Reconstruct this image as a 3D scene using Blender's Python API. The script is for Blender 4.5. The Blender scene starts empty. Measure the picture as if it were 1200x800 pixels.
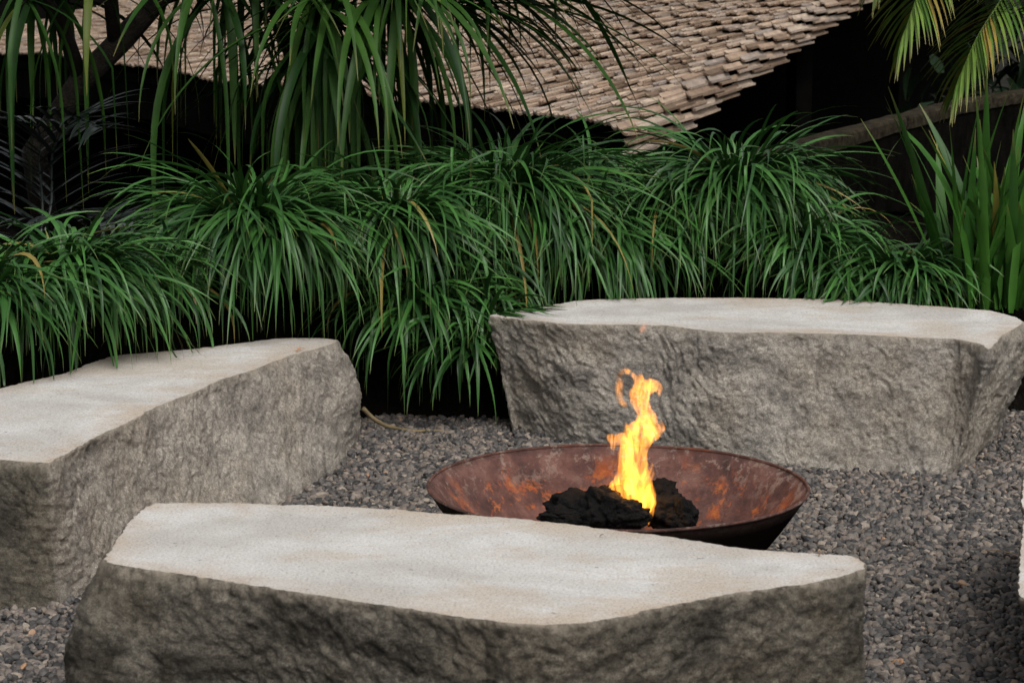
import bpy, bmesh, math, random
from mathutils import Vector, Matrix, noise
from mathutils.geometry import delaunay_2d_cdt
R = math.radians
random.seed(11)
sc = bpy.context.scene
COL = sc.collection

# ------------------------------------------------------------------ camera
F, CX, CY, H, PITCH = 2600.0, 600.0, 400.0, 1.66, R(9.3)
cam_d = bpy.data.cameras.new('camera'); cam = bpy.data.objects.new('camera', cam_d); COL.objects.link(cam)
cam.location = (0, 0, H); cam.rotation_euler = (R(90) - PITCH, 0, 0)
cam_d.sensor_width = 36; cam_d.lens = F / 1200 * 36; cam_d.clip_start = .05; cam_d.clip_end = 2000
cam_d.dof.use_dof = True; cam_d.dof.focus_distance = 6.9; cam_d.dof.aperture_fstop = 9
sc.camera = cam

# ------------------------------------------------------------------ light
SUN_EL = R(50)                             # overcast: broad soft sun, from the right rear
w = bpy.data.worlds.new('World'); sc.world = w; w.use_nodes = True
nt = w.node_tree; bg = nt.nodes['Background']
sky = nt.nodes.new('ShaderNodeTexSky'); sky.sky_type = 'NISHITA'; sky.sun_disc = False
sky.sun_elevation = SUN_EL; sky.sun_rotation = R(161); sky.dust_density = 6; sky.air_density = 1.0
hs = nt.nodes.new('ShaderNodeHueSaturation'); hs.inputs['Saturation'].default_value = .18
nt.links.new(sky.outputs[0], hs.inputs['Color']); nt.links.new(hs.outputs[0], bg.inputs['Color'])
bg.inputs['Strength'].default_value = .10
sd = bpy.data.lights.new('sun', 'SUN'); sun = bpy.data.objects.new('sun', sd); COL.objects.link(sun)
sd.energy = 1.5; sd.angle = R(26); sd.color = (1, .965, .92)
az = R(161)                                # compass bearing of the sun (0 = +Y, clockwise)
sv = Vector((math.sin(az) * math.cos(SUN_EL), math.cos(az) * math.cos(SUN_EL), math.sin(SUN_EL)))
sun.rotation_euler = sv.to_track_quat('Z', 'Y').to_euler()
sc.view_settings.view_transform = 'Standard'; sc.view_settings.look = 'None'
sc.view_settings.exposure = 0.3; sc.view_settings.gamma = 1
sc.view_settings.use_curve_mapping = False
sc.cycles.use_denoising = True
sc.cycles.max_bounces = 6
sc.cycles.transparent_max_bounces = 8

# ------------------------------------------------------------------ helpers
CP, SP = math.cos(PITCH), math.sin(PITCH)
def ray(px, py):
    r, u = (px - CX) / F, -(py - CY) / F
    return Vector((r, CP + u * SP, u * CP - SP))
def on_z(px, py, z):                       # point where a sight line meets a level plane
    d = ray(px, py); return Vector((0, 0, H)) + d * ((z - H) / d.z)
def at_y(px, py, y):                       # point at a given distance
    d = ray(px, py); return Vector((0, 0, H)) + d * (y / d.y)
def fbm(v, octv=4, s=1.0):
    return noise.fractal(v * s, 1.0, 2.0, octv)
def smooth(a, b, x):
    t = max(0, min(1, (x - a) / (b - a))); return t * t * (3 - 2 * t)

def mesh_obj(name, verts, faces, mats, parent=None, shade=True, fmat=None, attr=None):
    me = bpy.data.meshes.new(name); me.from_pydata(verts, [], faces)
    for m in (mats if isinstance(mats, (list, tuple)) else [mats]): me.materials.append(m)
    if fmat: me.polygons.foreach_set('material_index', fmat)
    if shade: me.polygons.foreach_set('use_smooth', [True] * len(me.polygons))
    if attr:
        for k, vals in attr.items():
            a = me.attributes.new(k, 'FLOAT', 'POINT'); a.data.foreach_set('value', vals)
    me.update()
    o = bpy.data.objects.new(name, me); COL.objects.link(o)
    if parent: o.parent = parent
    return o
def tag(o, label=None, cat=None, group=None, kind=None):
    for k, v in (('label', label), ('category', cat), ('group', group), ('kind', kind)):
        if v: o[k] = v
    return o
def empty(name, loc, label, cat, group=None):
    o = bpy.data.objects.new(name, None); COL.objects.link(o); o.location = loc; o.empty_display_size = .1
    return tag(o, label, cat, group)
def rel(vs, o):
    l = Vector(o.location); return [tuple(Vector(v) - l) for v in vs]

class Mat:
    def __init__(s, name):
        s.m = bpy.data.materials.new(name); s.m.use_nodes = True; s.nt = s.m.node_tree
        s.b = s.nt.nodes['Principled BSDF']; s.out = s.nt.nodes['Material Output']; s.co = None
    def n(s, t, **kw):
        x = s.nt.nodes.new(t)
        for k, v in kw.items():
            if hasattr(x, k): setattr(x, k, v)
        return x
    def l(s, a, b): s.nt.links.new(a, b)
    def coord(s, scale=(1, 1, 1), out='Object', rot=(0, 0, 0)):
        if not s.co: s.co = s.n('ShaderNodeTexCoord')
        mp = s.n('ShaderNodeMapping'); mp.inputs['Scale'].default_value = scale; mp.inputs['Rotation'].default_value = rot
        s.l(s.co.outputs[out], mp.inputs['Vector']); return mp.outputs[0]
    def noise(s, scale, detail=4, rough=.55, dist=0, vec=None):
        x = s.n('ShaderNodeTexNoise'); x.inputs['Scale'].default_value = scale; x.inputs['Detail'].default_value = detail
        x.inputs['Roughness'].default_value = rough; x.inputs['Distortion'].default_value = dist
        s.l(vec if vec is not None else s.coord(), x.inputs['Vector']); return x.outputs['Fac']
    def ramp(s, fac, stops, interp='LINEAR'):
        x = s.n('ShaderNodeValToRGB'); e = x.color_ramp; e.interpolation = interp
        while len(e.elements) < len(stops): e.elements.new(.5)
        for el, (p, c) in zip(e.elements, stops):
            el.position = p
            el.color = (c, c, c, 1) if isinstance(c, (int, float)) else (*c, 1)
        s.l(fac, x.inputs[0]); return x.outputs[0]
    def mix(s, fac, a, b, mode='MIX'):
        x = s.n('ShaderNodeMix'); x.data_type = 'RGBA'; x.blend_type = mode
        for i, v in ((0, fac), (6, a), (7, b)):
            if hasattr(v, 'links'): s.l(v, x.inputs[i])
            elif isinstance(v, (int, float)): x.inputs[i].default_value = v
            else: x.inputs[i].default_value = (*v, 1)
        return x.outputs[2]
    def math(s, op, a, b=0.0):
        x = s.n('ShaderNodeMath'); x.operation = op
        for i, v in ((0, a), (1, b)):
            if hasattr(v, 'links'): s.l(v, x.inputs[i])
            else: x.inputs[i].default_value = v
        return x.outputs[0]
    def attr(s, name):
        x = s.n('ShaderNodeAttribute'); x.attribute_name = name; return x.outputs['Fac']
    def island(s):
        return s.n('ShaderNodeNewGeometry').outputs['Random Per Island']
    def bump(s, h, strength=.5, dist=.01, prev=None):
        x = s.n('ShaderNodeBump'); x.inputs['Strength'].default_value = strength; x.inputs['Distance'].default_value = dist
        s.l(h, x.inputs['Height'])
        if prev is not None: s.l(prev, x.inputs['Normal'])
        s.l(x.outputs[0], s.b.inputs['Normal']); return x.outputs[0]
    def set(s, **kw):
        for k, v in kw.items():
            k = k.replace('_', ' ')
            i = s.b.inputs[k]
            if hasattr(v, 'links'): s.l(v, i)
            elif isinstance(v, tuple): i.default_value = (*v, 1)
            else: i.default_value = v
        return s.m

# ------------------------------------------------------------------ materials
def stone_top_mat():
    m = Mat('sawn_stone')
    c = m.ramp(m.noise(2.2, 5, .6, .4), [(.38, (.42, .402, .375)), (.58, (.55, .542, .525))])
    st = m.ramp(m.noise(1.7, 12, .74, .15, m.coord((1, 1.6, 1))), [(.49, 0.0), (.58, .62)])
    c = m.mix(st, c, (.43, .36, .285))
    rim = m.attr('rim')
    rn = m.math('MULTIPLY', rim, m.ramp(m.noise(9, 5, .6), [(.38, .15), (.62, 1.0)]))
    c = m.mix(m.math('MULTIPLY', rn, .8), c, (.40, .32, .245))
    sp = m.ramp(m.noise(170, 3, .7), [(.36, .62), (.46, .97), (.55, 1.0), (.66, 1.2)])
    c = m.mix(1.0, c, sp, 'MULTIPLY')
    pit = m.ramp(m.noise(52, 3, .5), [(.25, .45), (.30, 1.0)])
    c = m.mix(1.0, c, pit, 'MULTIPLY')
    h = m.noise(170, 3, .6); b = m.bump(h, .25, .004); m.bump(m.noise(7, 4), .25, .01, b)
    return m.set(Base_Color=c, Roughness=.85, Specular_IOR_Level=.3)
def stone_side_mat(name, lo, hi, tint, blotch, amt, tan=.6):
    m = Mat(name)
    vec = m.coord((.75, .75, 1.3), rot=(0, R(28), 0))
    n1 = m.noise(10, 12, .76, .15, vec)
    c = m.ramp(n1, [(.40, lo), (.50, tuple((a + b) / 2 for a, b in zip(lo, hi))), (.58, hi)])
    c = m.mix(m.ramp(m.noise(2.3, 6, .65, .3), [(.48, 0.0), (.62, tan)]), c, m.mix(1.0, tint, m.ramp(m.noise(32, 8, .78), [(.40, .62), (.58, 1.12)]), 'MULTIPLY'))
    c = m.mix(m.ramp(m.noise(3.3, 10, .72, .4, m.coord((1, 1, .7))), [(.62 - amt * .3, 0.0), (.70 - amt * .2, .85)]), c, blotch)
    c = m.mix(m.math('MULTIPLY', m.attr('dark_side'), .85), c, m.ramp(m.noise(6, 10, .74, .3), [(.44, (.022, .020, .013)), (.60, (.15, .13, .095))]))
    c = m.mix(1.0, c, m.ramp(m.noise(70, 8, .82), [(.38, .68), (.5, 1.0), (.62, 1.34)]), 'MULTIPLY')
    c = m.mix(1.0, c, m.ramp(m.noise(260, 2, .7), [(.36, .72), (.5, 1.0), (.66, 1.26)]), 'MULTIPLY')
    ed = m.math('MULTIPLY', m.attr('edge'), m.ramp(m.noise(26, 6, .7), [(.40, .1), (.58, .9)]))
    c = m.mix(ed, c, (.46, .40, .32))
    h = m.ramp(m.noise(17, 12, .78, .2, vec), [(.34, 0.0), (.66, 1.0)])
    b = m.bump(h, 1.0, .012)
    m.bump(m.ramp(m.noise(110, 5, .75), [(.34, 0.0), (.66, 1.0)]), .8, .006, b)
    return m.set(Base_Color=c, Roughness=.92, Specular_IOR_Level=.2)
M_TOP = stone_top_mat()
M_SIDE_BACK = stone_side_mat('split_stone_grey', (.23, .212, .19), (.53, .485, .425), (.50, .435, .35), (.18, .165, .14), .05)
M_SIDE_LEFT = stone_side_mat('split_stone_buff', (.27, .245, .215), (.56, .505, .435), (.54, .46, .37), (.24, .21, .175), .05)
M_SIDE_FRONT = stone_side_mat('split_stone_dark', (.056, .050, .041), (.245, .22, .18), (.25, .212, .16), (.042, .036, .023), .24, .5)  # darker brown-grey sides for the foreground and right stones

def leaf_mat(name, a, b, dry, dry_at=.93, rough=.42, tip=.35, sheen=.5, trans=.0):
    m = Mat(name); r = m.island()
    c = m.ramp(r, [(0, a), (dry_at - .02, b), (dry_at, dry), (1, dry)])
    c = m.mix(1.0, c, m.ramp(m.noise(9, 3), [(.3, .8), (.7, 1.2)]), 'MULTIPLY')
    t = m.attr('along')
    c = m.mix(m.ramp(t, [(.70 if tip > .6 else .86, 0.0), (1.0, tip)]), c, (.20, .15, .05))
    return m.set(Base_Color=c, Roughness=rough, Specular_IOR_Level=sheen)
M_GRASS = leaf_mat('grass_leaf', (.011, .042, .010), (.046, .138, .026), (.20, .15, .04), .9975, .45, .3, .36)
M_PANDAN = leaf_mat('strap_leaf', (.006, .026, .004), (.028, .074, .010), (.06, .082, .010), .955, .5, .45, .18)
M_SWORD = leaf_mat('sword_leaf', (.015, .060, .007), (.042, .125, .016), (.20, .19, .035), .92, .5, .5, .25)
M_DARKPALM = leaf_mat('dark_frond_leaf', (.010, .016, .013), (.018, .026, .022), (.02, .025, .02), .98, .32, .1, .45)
M_PALM = leaf_mat('palm_leaflet', (.045, .11, .014), (.12, .19, .03), (.20, .15, .03), .88, .40, .8, .45)
def plain(name, col, rough=.9, nscale=20, var=.35, bscale=40, bstr=.5, bdist=.01, spec=.3):
    m = Mat(name)
    lo = tuple(x * (1 - var) for x in col); hi = tuple(x * (1 + var) for x in col)
    c = m.ramp(m.noise(nscale, 6, .62, .5), [(.3, lo), (.7, hi)])
    m.bump(m.noise(bscale, 6, .62), bstr, bdist)
    return m.set(Base_Color=c, Roughness=rough, Specular_IOR_Level=spec)
M_SOIL = plain('dark_soil', (.007, .006, .005), 1, 25, .5, 40, .8, .03, .0)
M_GROUND = plain('shaded_ground', (.016, .015, .011), 1, .8, .5, 10, .8, .05, .1)
M_TIMBER = plain('shade_black_timber', (.0035, .0033, .003), 1, 6, .4, 30, .4, .01, .0)  # near black: the deep shade under the roof is put into this colour
M_COPING = plain('mossy_coping', (.028, .023, .015), 1, 16, .9, 60, .9, .012, .05)
M_WALL = plain('near_black_wall', (.0035, .0032, .0024), 1, 8, .8, 45, .8, .015, .02)  # near-black mottled wall face
M_BARK = plain('brown_bark', (.014, .011, .008), .95, 14, .5, 60, 1, .015, .2)
M_TWIG = plain('dry_twig', (.20, .155, .085), .9, 30, .3, 80, .6, .004, .2)
M_LAVA = plain('lava', (.004, .0038, .0037), .95, 30, .5, 90, 1, .012, .2)
def gravel_base():
    m = Mat('gravel_bedding')
    v = m.n('ShaderNodeTexVoronoi'); v.inputs['Scale'].default_value = 42; m.l(m.coord((1, 1.4, 1)), v.inputs['Vector'])
    c = m.ramp(v.outputs['Distance'], [(.1, (.010, .0095, .009)), (.6, (.004, .0038, .0035))])
    m.bump(v.outputs['Distance'], 1, -.012)
    return m.set(Base_Color=c, Roughness=.9)
M_BED = gravel_base()
def pebble_mat():
    m = Mat('pebble'); oi = m.n('ShaderNodeObjectInfo')
    c = m.ramp(oi.outputs['Random'], [(0, (.020, .020, .021)), (.25, (.056, .053, .051)), (.5, (.105, .092, .082)), (.70, (.165, .132, .108)),
                                      (.82, (.060, .057, .056)), (.93, (.20, .17, .145)), (.985, (.25, .21, .17)), (.998, (.26, .21, .165)), (1, (.34, .18, .09))])
    c = m.mix(1.0, c, m.ramp(m.noise(2.2, 4, .6), [(.3, .75), (.7, 1.25)]), 'MULTIPLY')
    return m.set(Base_Color=c, Roughness=.62, Specular_IOR_Level=.4)
M_PEBBLE = pebble_mat()
def tile_mat():
    m = Mat('weathered_tile'); r = m.island()
    c = m.ramp(r, [(0, (.16, .11, .075)), (.3, (.33, .235, .168)), (.55, (.43, .33, .25)), (.8, (.29, .24, .205)), (1, (.50, .395, .30))])
    c = m.mix(1.0, c, m.ramp(m.noise(5, 6, .65, .8), [(.3, .62), (.65, 1.12)]), 'MULTIPLY')
    c = m.mix(1.0, c, m.ramp(m.noise(70, 3, .6), [(.3, .75), (.6, 1.08)]), 'MULTIPLY')
    m.bump(m.noise(40, 5, .6), .5, .006)
    return m.set(Base_Color=c, Roughness=.9, Specular_IOR_Level=.2)
M_TILE = tile_mat()
def rust_mat():
    m = Mat('rusted_steel')
    c = m.ramp(m.noise(8, 12, .76, .2), [(.38, (.045, .020, .017)), (.5, (.10, .042, .033)), (.60, (.16, .080, .064))])
    inn = m.attr('inside')
    o = m.ramp(m.noise(7.0, 9, .78, .25, m.coord((1, 1, .8))), [(.52, 0.0), (.55, .6), (.60, 1.0)])
    o = m.math('MULTIPLY', o, m.attr('low'))
    c = m.mix(o, c, m.mix(m.ramp(m.noise(30, 6, .7), [(.48, 0.0), (.60, 1.0)]), (.33, .075, .016), (.44, .13, .024)))  # orange rust; its bright cores also paint in the flame's glints
    pale = m.math('MULTIPLY', m.ramp(m.noise(20, 9, .8, .2), [(.53, 0.0), (.57, .75)]), m.attr('lip'))
    c = m.mix(pale, c, (.27, .20, .165))
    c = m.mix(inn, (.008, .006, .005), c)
    m.bump(m.ramp(m.noise(20, 10, .78), [(.36, 0.0), (.64, 1.0)]), .7, .008)
    return m.set(Base_Color=c, Roughness=m.math('SUBTRACT', m.ramp(m.noise(12, 5), [(.3, .5), (.7, .75)]), m.math('MULTIPLY', o, .25)), Specular_IOR_Level=m.math('MULTIPLY', inn, .45), Metallic=.0)
M_RUST = rust_mat()
def flame_mat(name='flame_gas', STR=104.0, col=(1, .34, .036, 1)):
    m = Mat(name); m.nt.nodes.remove(m.b)
    n1 = m.noise(30, 3, .6, 2.4, m.coord((1, 1, .28)))
    n2 = m.noise(60, 2, .5, 1.0, m.coord((1, 1, .22)))
    s = m.math('MULTIPLY', m.ramp(n1, [(.43, .05), (.60, 1.0)]), m.ramp(n2, [(.3, .55), (.65, 1.0)]))
    e = m.n('ShaderNodeEmission'); m.l(m.math('MULTIPLY', s, STR), e.inputs['Strength'])
    e.inputs['Color'].default_value = col
    m.l(e.outputs[0], m.out.inputs['Volume'])
    try: m.m.cycles.volume_step_rate = .05
    except Exception: pass
    return m.m
M_FLAME = flame_mat()

# ------------------------------------------------------------------ ground
def bed_front(x):                          # y of the front line of the planting bed
    pts = [(-6, 3.2), (-2.6, 5.7), (-1.75, 6.85), (-1.2, 7.55), (-.85, 7.95), (-.5, 8.30), (.0, 8.22), (.45, 8.55), (1.3, 8.55), (1.8, 8.45), (2.5, 8.1), (6, 7.0)]
    for (a, b), (c, d) in zip(pts, pts[1:]):
        if x <= c: return b + (d - b) * (x - a) / (c - a)
    return pts[-1][1]
def soil_z(x, y):
    d = y - bed_front(x)
    return .66 * smooth(-.02, .42, d) - .03 + .05 * noise.noise(Vector((x * 3, y * 3, 1)))
def lin(a, b, n): return [a + (b - a) * i / (n - 1) for i in range(n)]
def grid(name, xs, ys, zf, mat):
    vs = [(x, y, zf(x, y)) for y in ys for x in xs]; n = len(xs)
    fs = [(j * n + i, j * n + i + 1, (j + 1) * n + i + 1, (j + 1) * n + i) for j in range(len(ys) - 1) for i in range(n - 1)]
    return mesh_obj(name, vs, fs, mat)
tag(grid('ground', [-400, -60, -15, -6, 0, 6, 15, 60, 400], [-400, -60, -10, 0, 5, 9.6, 10.6, 14, 30, 100, 700],
         lambda x, y: -.05 if y < 9.7 else (-1.6 if y > 10 else -.3), M_GROUND), kind='structure')
tag(grid('gravel_court', lin(-9, 9, 19), lin(-6, 8.9, 16), lambda x, y: 0.0, M_BED), kind='structure')
def bed_z(x, t):
    y = bed_front(x) - .06 + t
    back = 9.75
    return (x, min(y, back), soil_z(x, y))
xs = lin(-5.5, 5.5, 140); ts = [0, .06, .12, .18, .24, .32, .40, .5, .7, 1, 1.5, 2, 3, 5]
vs = [bed_z(x, t) for t in ts for x in xs]; n = len(xs)
fs = [(j * n + i, j * n + i + 1, (j + 1) * n + i + 1, (j + 1) * n + i) for j in range(len(ts) - 1) for i in range(n - 1)]
vs += [(x, 9.752, -1.7) for x in xs]
fs += [((len(ts) - 1) * n + i, (len(ts) - 1) * n + i + 1, len(ts) * n + i + 1, len(ts) * n + i) for i in range(n - 1)]
tag(mesh_obj('planting_bed', vs, fs, M_SOIL), kind='structure')

# ------------------------------------------------------------------ stone benches
FOOT = []
def inside(x, y, poly):
    c = False; j = len(poly) - 1
    for i in range(len(poly)):
        if (poly[i][1] > y) != (poly[j][1] > y) and x < (poly[j][0] - poly[i][0]) * (y - poly[i][1]) / (poly[j][1] - poly[i][1]) + poly[i][0]: c = not c
        j = i
    return c
def resample(pts, step):
    out = []; n = len(pts)
    for i in range(n):
        p0, p1, p2, p3 = pts[i - 1], pts[i], pts[(i + 1) % n], pts[(i + 2) % n]
        L = (Vector(p2[:2]) - Vector(p1[:2])).length; k = max(1, int(L / step))
        for j in range(k):
            t = j / k; v = []
            for q in range(len(p1)):
                lin_ = p1[q] + (p2[q] - p1[q]) * t
                cr = .5 * (2 * p1[q] + (p2[q] - p0[q]) * t + (2 * p0[q] - 5 * p1[q] + 4 * p2[q] - p3[q]) * t * t + (3 * p1[q] - p0[q] - 3 * p2[q] + p3[q]) * t ** 3)
                v.append(lin_ * .6 + cr * .4)
            out.append(v)
    return out
def bench(outline, z, mat, label, seed, step=.008, amp=1.0, rows=56, diag=0.0):
    """outline: (px, py, mid, bot) photo points of the sawn top lying on the level plane z; mid/bot = how far the side
    swells outward (m) half way down and at the ground."""
    pts = []
    for a in outline:
        p = on_z(a[0], a[1], z) if a[0] is not None else Vector((a[1][0], a[1][1], z))
        pts.append((p.x, p.y, a[2], a[3], a[4] if len(a) > 4 else 0.0))
    area = sum(pts[i][0] * pts[(i + 1) % len(pts)][1] - pts[(i + 1) % len(pts)][0] * pts[i][1] for i in range(len(pts)))
    if area < 0: pts = pts[::-1]
    q = []
    for i, p in enumerate(pts):
        a_, b_ = pts[i - 1], pts[(i + 1) % len(pts)]
        nn = Vector((b_[1] - a_[1], a_[0] - b_[0])).normalized()
        if isinstance(p[3], tuple):
            g_ = on_z(p[3][0], p[3][1], 0); off_ = Vector((g_.x - p[0], g_.y - p[1]))
        else: off_ = nn * p[3]
        q.append((p[0], p[1], p[2], off_.x, p[4], off_.y))
    pts = q
    P = resample(pts, step); n = len(P)
    cx = sum(p[0] for p in P) / n; cy = sum(p[1] for p in P) / n
    off = Vector((seed * 7.3, seed * 3.1, seed * 1.7))
    root = empty('stone_bench', (cx, cy, 0), label, 'bench', 'stone benches round the fire bowl')
    nor = []
    k = max(2, int(.03 / step))
    for i in range(n):
        a, b = P[i - k], P[(i + k) % n]
        t = Vector((b[0] - a[0], b[1] - a[1])); t.normalize(); nor.append(Vector((t.y, -t.x)))
    wide = []
    kw = max(2, int(.10 / step))
    for i in range(n):
        q = Vector((0, 0))
        for j in range(-kw, kw + 1, 4): q += nor[(i + j) % n]
        wide.append(q.normalized())
    sw = []
    for i in range(n):
        c_ = [P[(i + j) % n] for j in range(-kw, kw + 1, 4)]
        sw.append((sum(q[2] for q in c_) / len(c_), P[i][3], P[i][5]))
    vs = []; wt = []; eg = []
    for r in range(rows + 1):
        t = r / rows
        zz = z - .0045 * min(r, 1) - (z - .0045 + .03) * max(0, (r - 1) / (rows - 1)) ** .92
        tt = (z - zz) / (z + .03)
        for i in range(n):
            p = P[i]; m, bx, by = sw[i]
            o = 4 * m * tt * (1 - tt); e_ = tt * (.65 + .35 * tt)
            v = Vector((p[0], p[1], zz)) + off
            vd = Vector((v.x + v.z * diag, v.y, v.z - v.x * diag * .6))
            rag = .006 * noise.noise(v * 18) + .006 * noise.noise(v * 48) + .004 * noise.noise(v * 105) + .006 * noise.noise(v * 5)
            d = rag * (1 if amp > .4 else .5)
            if r:
                f = smooth(0, .10, tt)
                big = .026 * noise.noise(vd * 2.6) + .008 * noise.noise(vd * 8)
                vr = Vector(((vd.x + vd.y) * .8 + vd.z * .5, vd.y - vd.x, vd.z * .85 - (vd.x + vd.y) * .45)); vr.x *= .6
                vo = noise.voronoi(vr * 17)[0]; vo2 = noise.voronoi(vd * 42)[0]
                fine = .006 * (vo[1] - vo[0]) - .003 + .003 * (vo2[1] - vo2[0]) + .007 * noise.noise(vr * 16) + .006 * noise.noise(vr * 34) + .005 * noise.noise(vd * 70)
                d += amp * (f * 1.5 * big + (.25 + .75 * f) * fine) + .004
            x = p[0] + wide[i].x * o + bx * e_ + nor[i].x * d; y = p[1] + wide[i].y * o + by * e_ + nor[i].y * d
            dz = 0 if r == 0 else .006 * noise.noise(v * 30) * min(1, r / 4)
            vs.append((x - cx, y - cy, zz + dz)); wt.append(p[4]); eg.append(max(0, 1 - (z - zz) / .03))
    fs = []
    for r in range(rows):
        for i in range(n):
            j = (i + 1) % n
            fs.append((r * n + i, (r + 1) * n + i, (r + 1) * n + j, r * n + j))
    fs.append([rows * n + i for i in range(n - 1, -1, -1)])
    body = mesh_obj('rough_body', vs, fs, mat, root, attr={'dark_side': wt, 'edge': eg})
    # sawn top: a narrow rim ring, then the flat middle
    edge = [Vector((v[0], v[1])) for v in vs[:n]]; el = [tuple(e) for e in edge]; inn = []
    gx = min(e.x for e in edge)
    while gx < max(e.x for e in edge):
        gy = min(e.y for e in edge)
        while gy < max(e.y for e in edge):
            if inside(gx, gy, el):
                d = min((e.x - gx) ** 2 + (e.y - gy) ** 2 for e in edge[::3]) ** .5
                if d > .012: inn.append((Vector((gx, gy)), d))
            gy += .024
        gx += .024
    tri = delaunay_2d_cdt(edge + [q for q, _ in inn], [], [list(range(n))], 1, 1e-6)
    ds = [0.0] * n + [d for _, d in inn]
    rim = [max(0, 1 - (ds[o[0]] if o else 0) / .10) for o in tri[3]]
    mesh_obj('sawn_top', [(q.x, q.y, z) for q in tri[0]], tri[2], M_TOP, root, shade=False, attr={'rim': rim})
    FOOT.append([(vs[i][0] + cx, vs[i][1] + cy) for i in range(rows * n, rows * n + n, 6)])
    return root
FRONT = [(122, 655, .08, .03), (139, 627, .05, .03), (150, 612, .04, .02), (165, 598, .03, .0), (184, 589, .02, 0), (290, 590, 0, 0), (400, 593, 0, 0), (540, 602, 0, 0),
         (633, 610, 0, 0), (697, 618, 0, 0), (780, 628, 0, 0), (849, 639, 0, 0), (885, 644, 0, 0), (961, 648.5, 0, 0), (998, 651, 0, 0), (1014, 658, .01, .0), (1010, 667, .008, .01),
         (990, 673, .005, .0), (950, 682,.015,-.10), (867, 693,.015,-.10), (780, 710,.015,-.10), (700, 727,.015,-.10), (647, 732,.015,-.10), (593, 729,.015,-.10), (513, 718,.015,-.10),
         (443, 708,.015,-.10), (380, 698,.015,-.10), (300, 686,.015,-.10), (220, 673, .03, .02), (150, 663, .04, .02), (130, 660, .065, .03)]
BACK = [(575, 370, .0, (606, 507)), (610, 374, .0, (635, 513)), (662, 379, .012, (680, 521)), (719, 380, .012, (732, 528)), (775, 381, .012, (785, 535)), (845, 389, .012, (850, 543)), (920, 389.5, .012, (915, 549)), (1010, 392, .012, (990, 554)),
        (1077, 395.5, .012, (1045, 558)), (1122, 397, .01, (1080, 560)), (1150, 403, .0, (1104, 560)), (1159, 409, .0, (1111, 557)), (1175, 392, .02, (1128, 545)), (1199, 379, .03, (1165, 512)), (1190, 372, .03, -.14), (1160, 364, 0, -.05),
        (1100, 359, 0, 0), (1025, 354, 0, 0), (980, 351, 0, 0), (931, 350, 0, 0), (875, 349, 0, 0), (800, 349, 0, 0), (730, 350, 0, 0), (685, 351.5, 0, 0), (655, 356, 0, 0), (625, 362, 0, -.03), (587, 367, 0, -.07)]
LEFT = [(57, 542, .0, (71, 711), .2), (86, 527, .0, (112, 690)), (112, 512, .0, (140, 676)), (150, 494, 0, (172, 660)), (187, 475, 0, (215, 642)), (225, 460, 0, (260, 625)), (262, 443, 0, (303, 605)), (300, 432, 0, (345, 585)), (337, 417, .01, (375, 567)), (362, 410, .02, (397, 550)),
        (388, 403, .04, (414, 527)), (396, 399, .05, (419, 508)), (386, 396.5, .04, .02), (360, 396, 0, 0), (319, 397, 0, 0), (225, 409, 0, 0), (131, 417, 0, 0), (75, 437, 0, 0), (0, 455, 0, 0), (-70, 478, 0, 0), (-110, 500, 0, 0, 1), (-105, 522, 0, -.02, 1),
        (-60, 533, .01, (-60, 715), 1), (0, 538, .012, (0, 716), 1), (40, 541, .0, (50, 714), 1), (53, 542, -.005, (66, 713), .9)]
RIGHT = [(1207, 533, 0, -.12), (1200, 560, 0, -.12), (1197, 586, 0, -.12), (1202, 601, 0, -.12), (1198, 625, 0, -.12), (1196, 657, 0, -.12), (1195, 687, .0, -.12), (1196, 699, .0, -.12), (1240, 712, 0, -.04), (1330, 716, 0, 0),
         (1420, 690, 0, 0), (1450, 620, 0, 0), (1420, 540, 0, 0), (1330, 510, 0, 0), (1235, 512, 0, 0)]
bench(FRONT, .43, M_SIDE_FRONT, 'broad pale topped stone bench in the foreground with dark sides', 1, .006, .48, 74, .3)
bench(BACK, .45, M_SIDE_BACK, 'long grey split stone bench behind the fire bowl below the grass', 2, .0065, .75, 72, .5)
bench(LEFT, .39, M_SIDE_LEFT, 'buff stone bench at the left running back under the overhanging grass', 3, .0065, .6, 66, .4)
bench(RIGHT, .42, M_SIDE_FRONT, 'white topped stone cut off by the right edge beside the gravel', 4, .009, .35, 44)

# ------------------------------------------------------------------ fire bowl
BC = Vector((.2867, 5.89, 0)); BR = .5155
def lathe(name, prof, segs, mat, parent, attrs=None, wob=.004):
    vs = []; at = {k: [] for k in (attrs or {})}
    for r, z, *ex in prof:
        for s in range(segs):
            a = 2 * math.pi * s / segs
            rr = r * (1 + wob * noise.noise(Vector((math.cos(a) * 1.6, math.sin(a) * 1.6, 3))))
            vs.append((rr * math.cos(a), rr * math.sin(a), z + .004 * noise.noise(Vector((math.cos(a) * 2, math.sin(a) * 2, 8)))))
            for k, e in zip(at, ex): at[k].append(e)
    fs = [(i * segs + s, i * segs + (s + 1) % segs, (i + 1) * segs + (s + 1) % segs, (i + 1) * segs + s) for i in range(len(prof) - 1) for s in range(segs)]
    return mesh_obj(name, vs, fs, mat, parent, attr=at or None)
bowl = empty('fire_bowl', BC, 'wide shallow rusted steel fire bowl on the pebbles holding a flame', 'fire bowl')
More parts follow.
